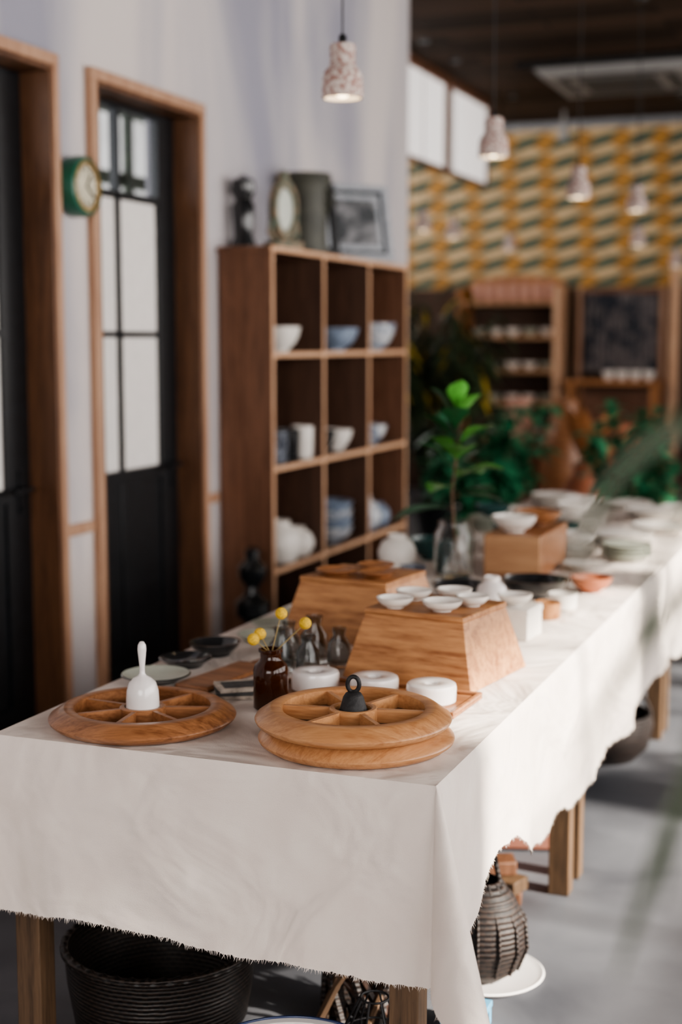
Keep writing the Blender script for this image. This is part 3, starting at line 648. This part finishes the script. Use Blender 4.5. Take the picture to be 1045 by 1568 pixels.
# ------------------------------------------------------------------ pendants
def pendant(x,y,z,s=1.0):
    b=B('terrazzo_pendant_lamp')
    b.lathe([(0.054,0.0),(0.060,0.0),(0.062,0.006),(0.060,0.055),(0.056,0.072),(0.043,0.090),(0.038,0.096),(0.039,0.148),(0.036,0.154),(0.012,0.156)],M_TERZ,n=40)
    b.lathe([(0.054,0.0),(0.052,0.05),(0.03,0.07),(0,0.075)],M_CERW,n=40)
    b.lathe([(0.012,0.156),(0.012,0.178),(0.008,0.183),(0.0,0.183)],M_BLACK,n=16)
    b.ball((0,0,0.028),0.027,M_BULB,16)
    top=(H-z)/s
    b.tube([(0,0,0.178),(0,0,top-0.02)],0.003,M_CORD,6)
    b.lathe([(0,top-0.03),(0.04,top-0.028),(0.045,top-0.001),(0,top-0.001)],M_BLACK,n=24)
    o=b.done((x,y,z),sharp=50); o.scale=(s,s,s)
for y,z in ((4.22,2.325),(6.0,2.355),(7.75,2.345),(9.6,2.43)): pendant(-1.63,y,z,1.05)
for y in (10.35,11.15,12.95): pendant(-3.35,y,2.40,0.95)
pendant(-1.9,13.4,2.25); pendant(-2.0,11.9,2.35)
b=B('ceiling_air_conditioner'); b.frust((0,0,-0.06),(1.15,1.15),(1.25,1.25),0.058,M_ACW); b.box((0,0,-0.065),(0.62,0.62,0.012),M_ACD)
for k in range(4):
    a=k*math.pi/2; b.box((math.cos(a)*0.45,math.sin(a)*0.45,-0.062),(0.09,0.8,0.008),M_ACD,(0,0,a))
b.done((-2.25,12.4,H),bevel=0.006)
b=B('ceiling_pipe'); b.tube([(-2.9,11.3,H-0.06),(2.8,11.3,H-0.06)],0.03,M_IRON,12)
for x in (-2.5,-0.5,1.5): b.bb((x-0.01,11.29,H-0.04),(x+0.01,11.31,H-0.001),M_IRON)
b.done()
b=B('ceiling_spotlight'); b.tube([(0,0,-0.001),(0,0,-0.12)],0.012,M_ACW); b.lathe([(0,0.08),(0.04,0.08),(0.05,-0.08),(0.045,-0.08),(0.035,0.06)],M_ACW,(0,0,-0.2),20); b.done((-3.1,14.0,H))

# ------------------------------------------------------------------ back furniture
b=B('open_hutch_cabinet'); x0,x1=-4.18,-3.12; y0,y1=14.05,14.5
b.bb((x0,y0,0),(x0+0.05,y1,2.12),M_ORANGEW); b.bb((x1-0.06,y0,0),(x1,y1,2.12),M_SHELFEDGE)
for z in (0.1,0.58,0.93,1.26,1.60,1.94): b.bb((x0+0.05,y0,z),(x1-0.06,y1,z+0.035),M_HEDGE)
b.bb((x0+0.05,y1-0.02,0.135),(x1-0.06,y1,1.94),M_BACKPL)
vs=[];n=16
for k in range(n+1):
    t=k/n; x=x0+(x1-x0)*t; z=2.12+0.13*math.sin(math.pi*t)**0.5; vs+=[(x,y1-0.03,1.975),(x,y1-0.03,z),(x,y1,z),(x,y1,1.975)]
fs=[]
for k in range(n):
    a=k*4
    for q in ((0,1,5,4),(1,2,6,5),(2,3,7,6),(3,0,4,7)): fs.append(tuple(a+i for i in q))
b.add(vs,fs,M_ORANGEW); b.done()
for k in range(7): jar('pink_clay_jar',-4.0+k*0.125,14.2,1.976,0.058,0.2,M_PINK)
for z in (0.616,0.966,1.296,1.636):
    for k in range(5): bowl('shelf_bowl',-4.0+k*0.18,14.25,z,0.075,0.07,[M_CERW,M_CERG,M_CERW][(k+int(z*10))%3],n=20)
b=B('textile_display_rack'); x0,x1=-3.0,-2.12
b.bb((x0,14.3,0),(x0+0.05,14.35,2.1),M_CASEDGE); b.bb((x1-0.05,14.3,0),(x1,14.35,2.1),M_CASEDGE); b.bb((x0+0.05,14.3,2.05),(x1-0.05,14.35,2.1),M_SHELF)
vs=[];fs=[];n=60
for k in range(n+1):
    x=x0+0.06+(x1-x0-0.12)*k/n; y=14.32+0.02*math.sin(k*1.3); vs+=[(x,y,2.05),(x,y,1.27)]
for k in range(n): fs.append((2*k,2*k+1,2*k+3,2*k+2))
b.add(vs,fs,M_FAB); b.done()
b=B('side_bench_cabinet'); b.bb((-3.0,13.75,1.16),(-2.1,14.25,1.2),M_ORANGEW)
for x in (-2.97,-2.17):
    for y in (13.78,14.18): b.bb((x,y,0),(x+0.05,y+0.05,1.16),M_ORANGEW)
b.bb((-2.92,13.8,0.45),(-2.17,14.2,0.48),M_ORANGEW); b.bb((-2.92,14.18,0.7),(-2.17,14.2,1.1),M_SHELF); b.done(bevel=0.004)
for k in range(4): bowl('bench_bowl',-2.6+k*0.13,13.95,1.201,0.06,0.09,M_CERW,n=20)
b=B('white_column'); b.bb((-2.06,14.2,0.0),(-1.98,14.3,2.35),M_SHELFEDGE); b.bb((-2.08,14.18,0),(-1.96,14.32,0.1),M_SHELFEDGE); b.done(bevel=0.005)
def pot(b,r,h,mat): b.lathe([(0,0),(r*0.7,0),(r,h),(r*1.05,h),(r*1.05,h*0.93),(r*0.9,h*0.9),(0,h*0.88)],mat,n=28)
def bush(name,x,y,hh,sp,mat,n,L,pm=M_TERRA,pr=0.2,ph=0.32,wr=0.5):
    b=B(name); pot(b,pr,ph,pm)
    for k in range(16):
        a=U(0,6.28); r=sp*U(0.3,1); tip=Vector((math.cos(a)*r,math.sin(a)*r,U(ph+0.25,hh)))
        b.tube([(0.05*math.cos(a),0.05*math.sin(a),ph*0.85),(tip.x*0.4,tip.y*0.4,ph+(tip.z-ph)*0.6),tip],[0.008,0.006,0.003],M_BARK,5)
        for j in range(n):
            t=U(0.35,1); p=Vector((tip.x*t,tip.y*t,ph+(tip.z-ph)*t))
            b.leaf(p,(U(-1,1),U(-1,1),U(-0.2,1)),L*U(.7,1.2),L*wr,mat,bend=0.4,n=3)
    b.done((x,y,0),sharp=60)
bush('potted_shrub',-2.42,8.8,1.20,0.48,M_LEAFT,28,0.18)
bush('potted_shrub',-1.6,9.3,1.15,0.46,M_LEAFT,28,0.18)
bush('unseen_shadow_palm',1.9,4.7,2.7,0.5,M_LEAFD,14,0.40,wr=0.10)  # both palms are unseen, added to throw leaf shadows on the cloth
bush('unseen_shadow_palm',1.9,6.6,2.8,0.5,M_LEAFD,14,0.40,wr=0.10)
b=B('potted_bamboo'); pot(b,0.22,0.35,M_CERD)
for k in range(26):
    a=U(0,6.28); r=U(0.1,0.60); top=U(1.2,2.12); P=[(0.1*math.cos(a),0.1*math.sin(a),0.3),(r*0.5*math.cos(a),r*0.5*math.sin(a),1.0),(r*math.cos(a),r*math.sin(a),top)]
    b.tube(P,[0.010,0.008,0.004],M_LEAFB,6)
    for j in range(46):
        t=U(0.25,1); p=Vector(P[1]).lerp(Vector(P[2]),t) if t>0.4 else Vector(P[0]).lerp(Vector(P[1]),t+0.5)
        b.leaf(p,(U(-1,1),U(-1,1),U(-0.6,0.3)),U(.16,.30),0.035,M_LEAFB if R()<0.93 else M_LEAFY,bend=0.5,n=3)
b.done((-3.20,10.4,0),sharp=60)
b=B('potted_ribbon_plant'); pot(b,0.15,0.36,M_TERRA)
b.tube([(0,0,0.3),(-0.03,-0.01,0.8),(-0.10,-0.03,1.2),(-0.15,-0.05,1.50)],[0.012,0.010,0.008,0.006],M_BARK,8)
c0=(-0.15,-0.05,1.50)
for p1,p2,W in (((-0.30,-0.04,1.60),(-0.345,-0.05,1.41),0.015),((-0.27,-0.05,1.47),(-0.335,-0.07,1.30),0.015),((-0.25,-0.06,1.38),(-0.30,-0.07,1.17),0.015),((-0.24,-0.05,1.50),(-0.275,-0.06,1.22),0.013),((-0.28,-0.04,1.56),(-0.30,-0.05,1.36),0.011),((-0.05,-0.1,1.65),(0.12,-0.12,1.45),0.014),((-0.1,0.1,1.68),(0.0,0.2,1.5),0.014),((-0.12,-0.15,1.55),(-0.10,-0.28,1.30),0.012),((-0.02,0.05,1.6),(0.2,0.1,1.4),0.014),((-0.15,0.0,1.75),(-0.1,0.05,1.9),0.012)):
    b.blade(c0,p1,p2,W,M_LEAFB)
b.done((0.15,0.95,0),sharp=60)
b=B('dried_palm_leaf_vase'); jarp=[(0,0),(0.16,0),(0.22,0.2),(0.2,0.45),(0.1,0.6),(0.11,0.66),(0.09,0.66),(0.08,0.58),(0,0.5)]; b.lathe(jarp,M_TERRA,n=32)
for k in range(11):
    b.leaf((0,0,0.6),(U(-0.2,1.3),U(-0.5,0.2),U(0.6,1.1)),U(.55,.85),0.16,random.choice([M_PINE,M_OAK,M_ORANGEW]),bend=0.15,n=5)
b.done((-2.12,10.6,0),sharp=60)
for x,y,r,h,mt in ((-2.95,11.8,.22,1.1,M_PINK),(-2.5,11.6,.22,1.1,M_OAK),(-2.05,11.7,.25,.9,M_TERRA)): jar('floor_jar',x,y,0,r,h,mt)

# ------------------------------------------------------------------ light
w=bpy.data.worlds.new('sky'); scene.world=w; w.use_nodes=True
bg=w.node_tree.nodes['Background']; bg.inputs[0].default_value=(1.0,0.955,0.925,1); bg.inputs[1].default_value=7.8
s=bpy.data.lights.new('sun','SUN'); s.energy=17; s.angle=math.radians(2.0); s.color=(1,0.91,0.79)
so=bpy.data.objects.new('sun',s); d=Vector((-0.86,0.10,-0.55)).normalized(); so.rotation_euler=d.to_track_quat('-Z','Y').to_euler(); so.location=(6,3,5); scene.collection.objects.link(so)

# ------------------------------------------------------------------ camera
cam=bpy.data.cameras.new('camera'); cam.sensor_fit='VERTICAL'; cam.sensor_height=36; cam.sensor_width=24; cam.lens=50
cam.dof.use_dof=True; cam.dof.focus_distance=2.80; cam.dof.aperture_fstop=1.7; cam.clip_start=0.05
co=bpy.data.objects.new('camera',cam); co.location=(0,0,1.58); co.rotation_euler=(math.radians(90-6.86),0,math.radians(21.18)); scene.collection.objects.link(co)
scene.camera=co
scene.view_settings.view_transform='AgX'
try: scene.view_settings.look='AgX - Medium High Contrast'
except Exception: pass
scene.view_settings.exposure=0.1
